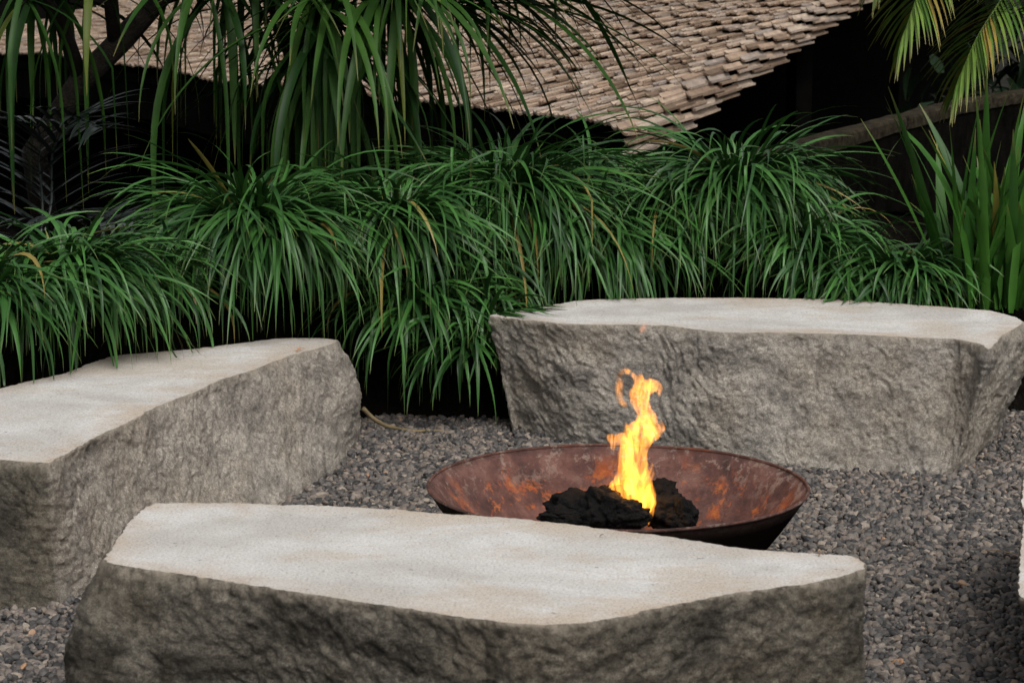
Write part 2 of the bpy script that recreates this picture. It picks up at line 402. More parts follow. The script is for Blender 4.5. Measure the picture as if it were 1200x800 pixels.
# r, z, inside, low, lip
inner = [(BR - .002, .300, 1, 0, 1), (.49, .272, 1, .2, 1), (.462, .235, 1, .8, .5), (.43, .195, 1, 1, .1), (.395, .155, 1, 1, 0), (.35, .115, 1, .8, 0), (.28, .085, 1, .6, 0), (.16, .07, 1, .5, 0), (.001, .066, 1, .5, 0)]
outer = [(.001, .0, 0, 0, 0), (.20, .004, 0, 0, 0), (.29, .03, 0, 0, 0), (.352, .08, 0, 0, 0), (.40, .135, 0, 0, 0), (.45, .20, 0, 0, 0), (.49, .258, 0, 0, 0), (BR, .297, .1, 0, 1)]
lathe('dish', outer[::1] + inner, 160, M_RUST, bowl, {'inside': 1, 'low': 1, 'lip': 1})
rimp = [(BR + .0045 * math.cos(a), .302 + .0045 * math.sin(a), .75, .3, 1) for a in [2 * math.pi * k / 8 for k in range(9)]]
lathe('rim', rimp[::-1], 160, M_RUST, bowl, {'inside': 1, 'low': 1, 'lip': 1})

def rock(px, py, y, rad, sq, seed, label):
    p = at_y(px, py, y); bm = bmesh.new(); bmesh.ops.create_icosphere(bm, subdivisions=5, radius=1)
    vs = []
    s = Vector((seed * 5.1, seed, 0))
    for v in bm.verts:
        c = v.co
        d = 1 + .38 * noise.noise(c * 1.5 + s) + .22 * noise.noise(c * 3.6 + s) + .10 * noise.noise(c * 8 + s) + .06 * noise.noise(c * 17 + s)
        vs.append(Vector((c.x * sq[0], c.y * sq[1], c.z * sq[2])) * d * rad)
    fs = [[v.index for v in f.verts] for f in bm.faces]; bm.free()
    o = mesh_obj('lava_rock', [tuple(v) for v in vs], fs, M_LAVA); o.location = p
    return tag(o, label, 'rock', 'lava rocks heaped in the fire bowl')
rock(682, 596, 5.86, .082, (1.15, 1, .6), 1, 'large black lava rock left of the flame, with a rounded top')
rock(660, 604, 5.80, .043, (1.5, 1, .55), 2, 'low flat black lava rock at the left end of the heap')
rock(713, 597, 5.80, .066, (1.1, 1, .9), 3, 'black lava rock in front of the flame on its left side')
rock(735, 604, 5.74, .048, (1.2, 1, .8), 4, 'small black lava rock hard against the front rim below the flame')
rock(783, 600, 5.85, .075, (.95, 1, .68), 5, 'tall black lava rock right of the flame, highest of the heap')
rock(772, 580, 5.98, .048, (1.1, 1, .8), 6, 'brownish lava rock behind the flame on its right side')
rock(800, 603, 5.80, .048, (.8, 1, .9), 7, 'black lava rock closing the right end of the heap')
rock(740, 590, 6.02, .085, (1.3, 1, .55), 8, 'black lava rock deep in the middle of the heap behind the flame')

# ------------------------------------------------------------------ flame
def tube_rings(path, k=10):
    vs, fs = [], []
    n = len(path)
    for i, (p, r) in enumerate(path):
        a = path[max(0, i - 1)][0]; b = path[min(n - 1, i + 1)][0]; t = (b - a).normalized()
        u = t.cross(Vector((0, 1, .01))).normalized(); v = t.cross(u)
        for s in range(k):
            an = 2 * math.pi * s / k; vs.append(p + (u * math.cos(an) + v * math.sin(an) * .75) * r)
    for i in range(n - 1):
        for s in range(k): fs.append((i * k + s, i * k + (s + 1) % k, (i + 1) * k + (s + 1) % k, (i + 1) * k + s))
    fs.append(list(range(k))[::-1]); fs.append([(n - 1) * k + s for s in range(k)])
    return vs, fs
def catmull(pts, m=5):
    out = []
    for i in range(len(pts) - 1):
        p0, p1, p2, p3 = pts[max(0, i - 1)], pts[i], pts[i + 1], pts[min(len(pts) - 1, i + 2)]
        for j in range(m):
            t = j / m
            out.append([.5 * (2 * b + (c - a) * t + (2 * a - 5 * b + 4 * c - d) * t * t + (3 * b - a - 3 * c + d) * t ** 3) for a, b, c, d in zip(p0, p1, p2, p3)])
    out.append(list(pts[-1])); return out
FS = 1 / 3.636
STROKES = [  # points of the enlarged photo (220 px square from 620,420), radius, depth offset (m)
    [(425, 650, 84, 0), (428, 600, 92, 0), (440, 540, 74, 0), (440, 480, 58, .004), (440, 430, 52, .008), (448, 380, 56, .006), (470, 330, 60, .0), (495, 285, 50, -.006), (492, 240, 34, -.008), (480, 205, 32, -.004), (474, 165, 36, 0), (478, 130, 34, .004), (472, 95, 20, .006), (478, 62, 3, .006)],
    [(505, 320, 45, -.01), (540, 305, 32, -.016), (566, 290, 14, -.02), (560, 262, 4, -.02)],
    [(350, 640, 8, .012), (345, 600, 16, .012), (365, 560, 26, .01), (395, 520, 30, .006), (420, 470, 32, .004)],
    [(495, 705, 18, -.03), (500, 670, 22, -.026), (508, 620, 26, -.022), (505, 560, 26, -.018), (485, 500, 30, -.012), (470, 450, 30, -.008)],
    [(440, 360, 34, .004), (400, 345, 26, .012), (362, 348, 22, .016), (345, 332, 15, .02), (338, 322, 5, .022)],
    [(360, 350, 18, .016), (355, 375, 12, .017), (362, 390, 4, .018)],
    [(455, 300, 22, 0), (430, 300, 14, .006), (412, 285, 9, .01), (408, 262, 3, .012)],
    [(500, 520, 14, -.012), (520, 490, 13, -.018), (524, 462, 8, -.02), (522, 448, 3, -.02)],
    [(470, 150, 26, 0), (430, 145, 12, .006)],
    [(490, 130, 30, 0), (525, 118, 28, -.008), (548, 128, 18, -.012), (555, 152, 8, -.014), (553, 164, 3, -.014)],
    [(520, 108, 18, -.008), (512, 85, 6, -.01), (511, 72, 2, -.01)],
    [(468, 100, 14, .004), (445, 72, 10, .012), (412, 54, 10, .018), (388, 68, 11, .022), (384, 105, 15, .02), (386, 145, 16, .018), (388, 175, 14, .016), (404, 192, 9, .016), (416, 206, 3, .016)],
    [(378, 170, 12, .016), (374, 190, 4, .016)],
]
def fp(x, y, dy): return at_y(620 + x * FS, 420 + y * FS, 5.80 + dy)
SC = 5.95 / F * FS
vs, fs = [], []
for st in STROKES:
    path = [(fp(x, y, d), max(.0028, r * SC * 1.17)) for x, y, r, d in catmull(st)]
    a, b = tube_rings(path); o = len(vs); vs += a; fs += [[i + o for i in f] for f in b]
wx, wy = 755, 384                              # the wisp that has torn off above
wisp = [(at_y(748, 392, 5.81), .002), (at_y(751, 388, 5.81), .007), (at_y(755, 384, 5.80), .009), (at_y(757, 380, 5.80), .006), (at_y(758, 376, 5.80), .0015)]
flame = empty('flame', at_y(740, 612, 5.8), 'tall yellow orange flame rising from the lava rocks in the bowl', 'flame')
fl = mesh_obj('burning_gas', rel(vs, flame), fs, M_FLAME, flame)
rm = fl.modifiers.new('remesh', 'REMESH'); rm.mode = 'VOXEL'; rm.voxel_size = .0028; rm.use_smooth_shade = True
sm = fl.modifiers.new('smooth', 'SMOOTH'); sm.factor = .4; sm.iterations = 1
tx = bpy.data.textures.new('lick', 'CLOUDS'); tx.noise_scale = .035; tx.noise_depth = 1
dm = fl.modifiers.new('lick', 'DISPLACE'); dm.texture = tx; dm.strength = .012; dm.mid_level = .42
M_WISP = flame_mat('flame_wisp', 40.0, (1, .22, .03, 1))
a, b = tube_rings(wisp); mesh_obj('torn_wisp', rel(a, flame), b, M_WISP, flame)
ld = bpy.data.lights.new('flame_light', 'POINT'); ld.energy = 1.6; ld.color = (1, .45, .12); ld.shadow_soft_size = .05
lo = bpy.data.objects.new('flame_light', ld); COL.objects.link(lo); lo.parent = flame; lo.location = (0, 0, .16)

# ------------------------------------------------------------------ roofed pavilion
Cn = at_y(755, 158, 11.0)
U = Vector((.346, 1.0325, .117)).normalized(); E = Vector((-.449, .893, 0)).normalized()
NRM = E.cross(U) * -1
if NRM.z < 0: NRM = -NRM
NRM.normalize()
pav = empty('pavilion', (Cn.x, Cn.y, -1.6), 'low dark pavilion with a weathered brown tiled roof behind the plants', 'building')
def roof_pt(s, t, lift=0.0):               # s along the eave (m, from the verge), t up the slope
    drop = 0.0
    if s < .20:
        a = (.20 - s); drop = .55 * a * a
    sag = .02 * math.sin(s * .7 + 1) + .015 * math.sin(s * 1.9)
    nn = NRM
    return Cn + E * (s + .27) + U * t + nn * (lift + sag * smooth(1, 3, s)) + Vector((0, 0, -drop))
vs, fs = [], []
def tile(s, t, wd, ln, lift, tilt, sag):
    o = len(vs); K = 5
    for (tt, lf) in ((t, lift + .036), (t + ln, lift - .012)):
        for th in (0, -.014):
            for k in range(K):
                q = k / (K - 1); cur = sag * (2 * q - 1) ** 2 - sag * .5
                vs.append(roof_pt(s + wd * (q - .5), tt + tilt * (q - .5), lf + cur + th + .012))
    A = lambda r, h, k: o + (r * 2 + h) * K + k
    for k in range(K - 1):
        fs.append((A(0, 0, k), A(0, 0, k + 1), A(1, 0, k + 1), A(1, 0, k)))
        fs.append((A(0, 1, k + 1), A(0, 1, k), A(1, 1, k), A(1, 1, k + 1)))
        fs.append((A(0, 1, k), A(0, 1, k + 1), A(0, 0, k + 1), A(0, 0, k)))
    for k in (0, K - 1): fs.append((A(0, 1, k), A(0, 0, k), A(1, 0, k), A(1, 1, k)))
W = .052
rr = random.Random(5)
for c in range(300):
    s = -.11 + c * W
    stag = rr.uniform(0, .4)
    t = -.06 + (rr.uniform(0, .03))
    first = True
    while t < (8 if s < 9 else 6.5):
        ln = rr.uniform(.40, .56) if not first else .14 + .17 * (c % 3) + rr.uniform(0, .14)
        tile(s + rr.uniform(-.006, .006), t, W * rr.uniform(1.0, 1.3), ln + .10, rr.uniform(0, .016) + (.007 if c % 2 else 0), rr.uniform(-.03, .03), rr.uniform(.006, .014))
        t += ln; first = False
for k_, (s_, lf_) in enumerate(((-.125, -.035), (-.135, -.075), (-.125, -.115))):   # the layered tiles of the verge
    t = -.05 - .1 * k_
    while t < 9:
        ln = rr.uniform(.40, .56); tile(s_ + rr.uniform(-.008, .008), t, .05, ln + .08, lf_ + rr.uniform(0, .012), rr.uniform(-.02, .02), .012); t += ln
l = Vector(pav.location)
mesh_obj('tiled_roof', [tuple(v - l) for v in vs], fs, M_TILE, pav, shade=False)
# sheathing under the tiles, running on far up the slope
vs, fs = [], []
SS = [-.09, -.04, 0, .05, .15, .25, .35, .45, .55, 1, 2, 4, 8, 12, 16.5, 24]; TT = [-.03, 3, 8, 11, 34]
for th in (-.03, -.10):
    for s in SS:
        for t in TT: vs.append(tuple(roof_pt(s, t, th) - l))
n1, n2 = len(SS), len(TT)
for h in (0, 1):
    for i in range(n1 - 1):
        for j in range(n2 - 1):
            q = [h * n1 * n2 + i * n2 + j, h * n1 * n2 + (i + 1) * n2 + j, h * n1 * n2 + (i + 1) * n2 + j + 1, h * n1 * n2 + i * n2 + j + 1]
            fs.append(q if h else q[::-1])
for i in range(n1 - 1): fs.append((i * n2, (i + 1) * n2, n1 * n2 + (i + 1) * n2, n1 * n2 + i * n2))
for j in range(n2 - 1): fs.append((j, j + 1, n1 * n2 + j + 1, n1 * n2 + j))
mesh_obj('roof_boards', vs, fs, M_TIMBER, pav, shade=False)
def slab(name, a, b, z0, z1, th, mat, parent=None, base=None):    # upright slab from a to b
    a, b = Vector(a), Vector(b); d = (b - a); d.normalize(); nrm = Vector((-d.y, d.x)) * th * .5
    q = [a - nrm, b - nrm, b + nrm, a + nrm]
    base = base or Vector((0, 0, 0))
    v = [(p.x - base.x, p.y - base.y, z - base.z) for z in (z0, z1) for p in q]
    f = [(3, 2, 1, 0), (4, 5, 6, 7)] + [(i, (i + 1) % 4, 4 + (i + 1) % 4, 4 + i) for i in range(4)]
    return mesh_obj(name, v, f, mat, parent, shade=False)
def xy(v): return (v.x, v.y)
# fascia board below the eave
vs = []; fs = []
ns = 60
for i in range(ns + 1):
    s = -.06 + 24 * i / ns
    for (tt, dz) in ((.02, -.05), (.07, -.05), (.07, -.40), (.02, -.40)):
        p = roof_pt(s, tt, 0) - l; vs.append((p.x, p.y, p.z + dz + (.03 * noise.noise(Vector((s * 2, 1, 1))) if dz < -.1 else 0)))
for i in range(ns):
    for k in range(4): fs.append((i * 4 + k, i * 4 + (k + 1) % 4, (i + 1) * 4 + (k + 1) % 4, (i + 1) * 4 + k))
mesh_obj('fascia', vs, fs, M_TIMBER, pav, shade=False)
for nm, s0, t0, s1, t1, ztop in (('eave_wall', 3.4, 2.4, 26, 2.4, .95), ('end_wall', 3.4, 2.4, 3.4, 33, .95)):
    a = Cn + E * s0 + U * t0; b = Cn + E * s1 + U * t1
    slab(nm, xy(a), xy(b), -1.6, ztop, .12, M_TIMBER, pav, l)
for s0, t0 in ((.55, .55), (.55, 5.5), (.55, 10.5), (.55, 17), (5, .55), (10, .55), (15, .55)):
    c = Cn + E * s0 + U * t0; q = c - E * .07; r_ = c + E * .07
    slab('post', xy(q), xy(r_), -1.6, roof_pt(s0, t0, -.1).z, .14, M_TIMBER, pav, l)
a = Cn + E * 3.4 + U * 2.4; b = Cn + E * 3.4 + U * 33     # boarding above the end wall follows the slope
v = [tuple(a + Vector((0, 0, .951 - a.z)) - l), tuple(b + Vector((0, 0, .951 - b.z)) - l), tuple(b + Vector((0, 0, -.12)) - l), tuple(a + Vector((0, 0, -.12)) - l)]
mesh_obj('gable_boarding', v, [(0, 1, 2, 3)], M_TIMBER, pav, shade=False)

# ------------------------------------------------------------------ garden wall with coping
wl = [Vector((.80, 9.2)), Vector((1.13, 10.0)), Vector((2.80, 14.1)), Vector((3.6, 15.6)), Vector((7.5, 21))]
gw = empty('garden_wall', (wl[1].x, wl[1].y, -1.6), 'dark garden wall with a mossy stone coping rising to the right', 'wall')
def strip_wall(name, pts, z0, z1, half, mat, parent, base, div=24, rough=.0):
    P = []
    for a, b in zip(pts, pts[1:]):
        for i in range(div): P.append(a.lerp(b, i / div))
    P.append(pts[-1]); vs, fs = [], []
    for i, p in enumerate(P):
        a, b = P[max(0, i - 1)], P[min(len(P) - 1, i + 1)]; d = (b - a).normalized(); nn = Vector((d.y, -d.x))
        sec = [(half, z0), (half, (z0 + z1) / 2), (half * .97, z1 - .012), (half * .8, z1), (-half * .8, z1), (-half, z1 - .012), (-half, z0)]
        for k, (o, z) in enumerate(sec):
            q = p + nn * (o + rough * noise.noise(Vector((i * .7, k * 3.1, 2)))); vs.append((q.x - base.x, q.y - base.y, z - base.z + rough * noise.noise(Vector((i * .5, k * 2, 9)))))
    K = 7
    for i in range(len(P) - 1):
        for k in range(K): fs.append((i * K + k, (i + 1) * K + k, (i + 1) * K + (k + 1) % K, i * K + (k + 1) % K))
    fs.append(list(range(K))); fs.append([(len(P) - 1) * K + k for k in range(K)][::-1])
    return mesh_obj(name, vs, fs, mat, parent, shade=False)
strip_wall('wall_face', wl, -1.6, .815, .06, M_WALL, gw, Vector(gw.location))
strip_wall('coping', wl, .817, .89, .07, M_COPING, gw, Vector(gw.location), 24, .008)

# ------------------------------------------------------------------ plants
class Leaves:
    def __init__(s): s.v = []; s.f = []; s.a = []
    def strip(s, pts, wid, side, up, fold=.25):
        """pts: centre line, wid: widths, side/up: per point frame."""
        o = len(s.v); n = len(pts)
        for i, p in enumerate(pts):
            w_ = wid[i] * .5; t = i / (n - 1)
            s.v += [p - side[i] * w_ + up[i] * w_ * fold, p, p + side[i] * w_ + up[i] * w_ * fold]; s.a += [t, t, t]
        for i in range(n - 1):
            b = o + i * 3
            s.f += [(b, b + 1, b + 4, b + 3), (b + 1, b + 2, b + 5, b + 4)]
    def blade(s, p, az, el, L, W, droop, rng, n=9, fold=.3, power=1.25, turn=.5, twist=.6, kink=None, floor=None):
        pts, wid, sd, up = [], [], [], []
        q = Vector(p); a = az; da = rng.uniform(-turn, turn); tw = rng.uniform(-twist, twist)
        for i in range(n + 1):
            t = i / n
            e = el - droop * t ** power
            if kink and t > kink: e -= 1.6
            e = max(e, -R(88))
            a2 = a + da * t
            d = Vector((math.cos(e) * math.cos(a2), math.cos(e) * math.sin(a2), math.sin(e)))
            if i: q = q + d * (L / n)
            if floor is not None and q.z < floor(q): q.z = floor(q)
            side = Vector((-math.sin(a2), math.cos(a2), 0)); u_ = side.cross(d) * -1
            c_, s_ = math.cos(tw * t), math.sin(tw * t)
            sd.append(side * c_ + u_ * s_); up.append(u_ * c_ - side * s_)
            pts.append(q.copy()); wid.append(W * min(1, .55 + t * 4) * max(.04, (1 - t ** 2.6)))
        s.strip(pts, wid, sd, up, fold)
        return pts
    def make(s, name, mat, parent=None, base=Vector((0, 0, 0))):
        return mesh_obj(name, [tuple(v - base) for v in s.v], s.f, mat, parent, attr={'along': s.a})

def over_benches(q):
    # nothing falls through a bench top: boxes are approximate footprints
    for poly, z in BTOPS:
        if inside(q.x, q.y, poly): return z + .006
    return max(-.5, 0.012)
BTOPS = [([tuple(on_z(a[0], a[1], z))[:2] for a in ol], z) for ol, z in ((BACK, .45), (LEFT, .39))]

def grass_clump(px, py, y, size, nb, label, seed, lean=0.0, elev=(14, 82), droop=(1.7, 3.2), wmul=1.22):
    size *= .94; py -= 2; nb = int(nb * 1.08); nb = int(nb * 1.35)
    p = at_y(px, py, y); rng = random.Random(seed)
    L = Leaves()
    for i in range(nb):
        az = rng.uniform(0, 2 * math.pi)
        if math.sin(az) > .3 and rng.random() < .35: az = -az         # a little fuller on the open side
        r0 = size * .16 * math.sqrt(rng.random())
        el = R(rng.uniform(*elev))
        ln = size * (.34 + .76 * rng.betavariate(2.2, 1.5))
        b = p + Vector((math.cos(az) * r0, math.sin(az) * r0, rng.uniform(-.07, .01)))
        dr = rng.uniform(*droop) * (.72 + .36 * (el / R(90))) * rng.choice((1, 1, 1, .8, .55))
        L.blade(b, az + lean * rng.random(), el, ln, rng.uniform(.011, .0175) * wmul, dr, rng, 11, .30, rng.uniform(.65, 1.15), 1.0, 1.3, kink=rng.uniform(.5, .8) if rng.random() < .02 else None, floor=over_benches)
    for i in range(nb // 6):                                          # short inner leaves
        az = rng.uniform(0, 2 * math.pi)
        L.blade(p + Vector((rng.uniform(-.05, .05), rng.uniform(-.05, .05), -.03)), az, R(rng.uniform(60, 88)), size * rng.uniform(.2, .42), .014 * wmul, rng.uniform(.3, 1.4), rng, 7)
    o = L.make('grass_clump', M_GRASS, None, p); o.location = p
    tag(o, label, 'plant', 'arching grass clumps in the bed')
CL = [  # px, py, distance, size, blades, label
    (80, 322, 7.42, .56, 340, 'wide low grass clump at the far left spilling over the left stone bench', 0),
    (-25, 335, 7.1, .50, 190, 'grass clump cut off by the left edge of the picture', 0),
    (188, 326, 7.75, .42, 100, 'half hidden grass clump between the far left clump and the tall fountain shaped one', 0),
    (298, 262, 8.05, .68, 460, 'fountain shaped grass clump whose blades end on the far end of the left bench', 0),
    (462, 256, 8.3, .56, 330, 'grass clump above the dark gap between two benches, left of its middle', 0),
    (392, 268, 8.8, .36, 70, 'grass clump standing behind and between the two clumps left of the dark gap', 0),
    (536, 318, 8.45, .50, 120, 'grass clump hanging lowest into the dark gap beside the back bench', 0),
    (594, 232, 8.72, .74, 440, 'tall grass clump above the left end of the back bench', 0),
    (563, 372, 8.25, .40, 70, 'small tuft of grass drooping beside the left end of the back bench', 0),
    (698, 280, 8.78, .64, 270, 'grass clump leaning over the back edge of the back bench above the flame', 0),
    (690, 216, 9.2, .50, 170, 'grass clump in the rear row beneath the corner of the roof', 0),
    (790, 250, 8.95, .62, 260, 'grass clump with upright blades just right of the roof corner', 0),
    (862, 218, 8.95, .68, 400, 'tallest grass clump on the right, arching towards the coping of the wall', 0),
    (942, 285, 8.72, .50, 220, 'grass clump sloping down from the tall right clump towards the low one', 0),
    (1060, 322, 8.55, .44, 260, 'low grass clump behind the right end of the back bench', 0),
    (485, 352, 8.22, .50, 120, 'grass clump low in the dark gap just right of the end of the left bench', 0),
    (552, 398, 8.16, .42, 80, 'lowest tuft of grass, almost touching the pebbles in the dark gap', 0),
    (990, 318, 8.6, .42, 150, 'small grass clump wedged left of the low right clump', 0),
]
for i, (px, py, y, sz, nb, lab, ln) in enumerate(CL): grass_clump(px, py, y, sz, nb, lab, 100 + i, ln)

# sword leaved plant on the right
def sword_plant(px, py, y, nb, spread, hgt, seed, label):
    p = at_y(px, py, y); rng = random.Random(seed); L = Leaves()
    for i in range(nb):
        az = rng.uniform(0, 2 * math.pi); el = R(rng.uniform(66, 89))
        b = p + Vector((rng.uniform(-spread, spread), rng.uniform(-.12, .12), 0))
        k = rng.random()
        L.blade(b, az, el, hgt * rng.uniform(.5, 1.05), rng.uniform(.034, .058), rng.uniform(.05, .35) if k < .72 else rng.uniform(.5, 1.7), rng, 12, .22, 1.6, .25, .8,
                kink=rng.uniform(.72, .85) if k > .92 else None)
    o = L.make('sword_plant', M_SWORD, None, p); o.location = p
    tag(o, label, 'plant'); return o
sword_plant(1165, 362, 8.45, 64, .17, .92, 3, 'tall upright sword leaved plant at the right edge behind the back bench')
sword_plant(1118, 352, 8.6, 9, .03, .66, 9, 'few bent sword leaves left of the tall upright plant at the right edge')
rng = random.Random(4)
st = Leaves()
p = at_y(1145, 345, 8.5)
st.blade(p, R(168), R(66), .74, .016, 1.35, rng, 14, .2, 1.6, .05, .2)
st.blade(p + Vector((.03, .02, 0)), R(178), R(58), .60, .012, 1.9, rng, 14, .2, 1.2, .05, .2)
st.blade(p + Vector((-.02, .02, 0)), R(150), R(62), .55, .011, 2.4, rng, 14, .2, 1.1, .05, .2)
st.blade(p + Vector((-.03, 0, 0)), R(160), R(72), .80, .042, .35, rng, 12, .25, 2.0, .05, .2)
o = st.make('arching_stalk', M_SWORD, None, p); o.location = p
tag(o, 'thin arching stalks reaching left over the dark wall from the sword leaved plant', 'plant')

# pandanus: trunk, branches, rosettes of strap leaves
def limb(path, k=9):
    vs, fs = tube_rings([(Vector(a), r) for a, r in path], k); return vs, fs
def rosette(L, p, nb, ln, rng, az0=None, spread=math.pi, el=(-20, 70), droop=(.8, 2.2), wd=(.020, .040), power=1.1):
    for i in range(int(nb * 1.45)):
        a = rng.uniform(0, 2 * math.pi) if az0 is None else az0 + rng.uniform(-spread, spread)
        e = R(rng.uniform(*el))
        L.blade(p + Vector((rng.uniform(-.04, .04), rng.uniform(-.04, .04), rng.uniform(-.08, .08))), a, e, ln * rng.uniform(.6, 1.1), rng.uniform(*wd), rng.uniform(*droop), rng, 12, .38, power * rng.uniform(.8, 1.3), .35, .5,
                kink=rng.uniform(.45, .75) if rng.random() < .06 else None)
def tree(name, label, cat, base, limbs, heads, leafmat, seed):
    rng = random.Random(seed); root = empty(name, base, label, cat)
    vs, fs = [], []
    for lb in limbs:
        a, b = limb(lb); o = len(vs); vs += a; fs += [[i + o for i in f] for f in b]
    mesh_obj('trunk', rel(vs, root), fs, M_BARK, root)
    for h in heads:
        L = Leaves(); rosette(L, h[0], h[1], h[2], rng, **(h[3] if len(h) > 3 else {}))
        L.make('leaf_crown', leafmat, root, Vector(base))
    return root
A = at_y
base = A(60, 300, 9.2); base.z = .5
h1, h2, h3, h4, h5, h6, h7 = A(110, -50, 8.9), A(250, -25, 9.0), A(375, 15, 8.9), A(300, -110, 9.3), A(455, -10, 8.9), A(30, -20, 8.8), A(500, -90, 9.1)
n1 = A(95, 95, 9.1); n2 = A(190, -5, 9.1)
b2 = A(330, 300, 9.4); b2.z = .5
tree('pandanus_tree', 'pandanus with dark slanting trunk and strap leaves hanging at the upper left', 'tree', tuple(base),
     [[(base, .06), (A(40, 180, 9.15), .055), (n1, .05), (A(145, 45, 9.1), .05), (n2, .045), (h2, .03)], [(n1, .035), (A(70, 20, 9), .03), (h6, .025)], [(A(135, 55, 9.1), .03), (A(130, 0, 9), .03), (h1, .03)]],
     [(A(60, -300, 8.9), 30, .75, dict(el=(-30, 40), droop=(.4, 1.3), wd=(.04, .06))), (A(200, -290, 8.8), 30, .75, dict(el=(-30, 40), droop=(.4, 1.3), wd=(.04, .06))), (h1, 17, 1.0, dict(el=(-55, 60), droop=(.9, 2.0))), (h2, 22, 1.0, dict(el=(-55, 60), droop=(.9, 2.0))), (h6, 17, 1.0, dict(el=(-55, 60), droop=(.9, 2.0)))], M_PANDAN, 21)
tree('pandanus_tree', 'pandanus with strap leaves fanning out over the tiled roof at the top centre', 'tree', tuple(b2),
     [[(b2, .06), (A(340, 180, 9.3), .05), (A(350, 80, 9.1), .045), (h3, .04)], [(A(345, 120, 9.2), .035), (A(420, 40, 9.0), .03), (h5, .03)], [(A(350, 90, 9.15), .035), (A(315, -20, 9.2), .03), (h4, .03)], [(A(420, 40, 9.0), .03), (A(470, -40, 9.05), .025), (h7, .025)], [(A(455, -15, 8.95), .028), (A(535, -14, 8.76), .02)], [(A(535, -14, 8.77), .02), (A(580, -70, 8.75), .018), (A(615, -90, 8.75), .015)]],
     [(A(360, -270, 8.9), 60, .9, dict(el=(-30, 40), droop=(.4, 1.3), wd=(.04, .06))), (A(505, -25, 8.85), 20, .85, dict(az0=-.1, spread=.6, el=(-25, 35), droop=(.5, 1.1), wd=(.042, .062))), (A(380, 60, 9.0), 40, .9, dict(el=(-75, 10), droop=(.6, 1.4))), (A(535, -12, 8.75), 9, .95, dict(az0=-.15, spread=.35, el=(-12, 28), droop=(.6, 1.2), wd=(.04, .055))), (A(615, -85, 8.75), 4, .8, dict(az0=-.1, spread=.5, el=(-62, -35), droop=(.1, .4), wd=(.04, .05))), (h3, 60, 1.0, dict(el=(-60, 50), droop=(.8, 1.9))), (h5, 64, 1.05, dict(el=(-50, 50), droop=(.7, 1.9))), (h4, 46, 1.0, dict(el=(-40, 60), droop=(.9, 2.0))), (h7, 36, 1.1, dict(el=(-30, 55), droop=(.7, 1.8)))], M_PANDAN, 22)

# feather leaved palms
def frond(L, rachis, ln, wd, rng, nl=34, hang=.6, spread=.9, start=.12):
    """rachis: points root to tip. Leaflets leave both sides and hang by `hang`."""
    P = catmull([tuple(p) for p in rachis], 8); P = [Vector(p) for p in P]
    for i in range(nl):
        t = start + (1 - start) * i / (nl - 1); f = t * (len(P) - 1); k = min(int(f), len(P) - 2)
        p = P[k].lerp(P[k + 1], f - k); d = (P[k + 1] - P[k]).normalized()
        side = d.cross(Vector((0, 0, 1)))
        if side.length < .05: side = Vector((1, 0, 0))
        side.normalize()
        l_ = ln * (.55 + .45 * math.sin(math.pi * min(1, .15 + t * .8))) * rng.uniform(.85, 1.1)
        for sg in (-1, 1):
            pts, wi, sd, up = [], [], [], []; q = p.copy(); v = (side * sg * spread + d * .75 + Vector((0, 0, rng.uniform(.0, .25)))).normalized()
            for j in range(8):
                tt = j / 7
                if j: q = q + v * (l_ / 7); v = (v + Vector((0, 0, -hang * .5)) * (.5 + tt)).normalized()
                s_ = v.cross(Vector((0, 0, 1)));
                if s_.length < .05: s_ = d.copy()
                s_.normalize(); u_ = s_.cross(v)
                pts.append(q.copy()); wi.append(wd * min(1, .5 + 3 * tt) * max(.05, 1 - tt ** 2.2)); sd.append(s_); up.append(u_)
            L.strip(pts, wi, sd, up, .3)
    return P
def palm(name, label, base, stem, fronds, mat, seed, ln, wd, hang, stem_r=.05, nl=34, spread=.9):
    rng = random.Random(seed); root = empty(name, tuple(base), label, 'palm')
    if stem:
        a, b = limb([(p, stem_r) for p in stem]); mesh_obj('trunk', rel(a, root), b, M_BARK, root)
    for fr in fronds:
        L = Leaves(); P = frond(L, fr, ln, wd, rng, nl, hang, spread)
        o = L.make('frond', mat, root, Vector(base))
        a, b = limb([(p, .008 * (1 - .7 * i / len(P))) for i, p in enumerate(P)], 6)
        mesh_obj('rachis', rel(a, root), b, mat, o, attr={'along': [.3] * len(a)})
    return root
pb = A(1330, 300, 9.6); pb.z = .4
ptop = A(1290, -190, 9.5)
palm('feather_palm', 'feather palm with drooping yellow tipped fronds at the upper right corner', pb, [pb, A(1315, 60, 9.55), ptop],
     [[ptop, A(1190, -150, 9.3), A(1110, -70, 9.15), A(1076, -5, 9.1), A(1058, 50, 9.1)],
      [ptop, A(1240, -130, 9.2), A(1185, -20, 9.05), A(1145, 45, 9.0), A(1122, 100, 9.0)],
      [ptop, A(1270, -120, 9.1), A(1240, -40, 8.9), A(1215, 30, 8.8)],
      [ptop, A(1200, -190, 9.6), A(1120, -150, 9.6), A(1060, -80, 9.6), A(1030, -25, 9.6)],
      [ptop, A(1330, -240, 9.2), A(1390, -200, 9.0), A(1430, -120, 8.9)],
      [ptop, A(1340, -260, 9.8), A(1400, -260, 10.1), A(1470, -200, 10.3)]], M_PALM, 31, .42, .015, .17, .05, 50, 1.15)
db = A(45, 330, 8.9); db.z = .55
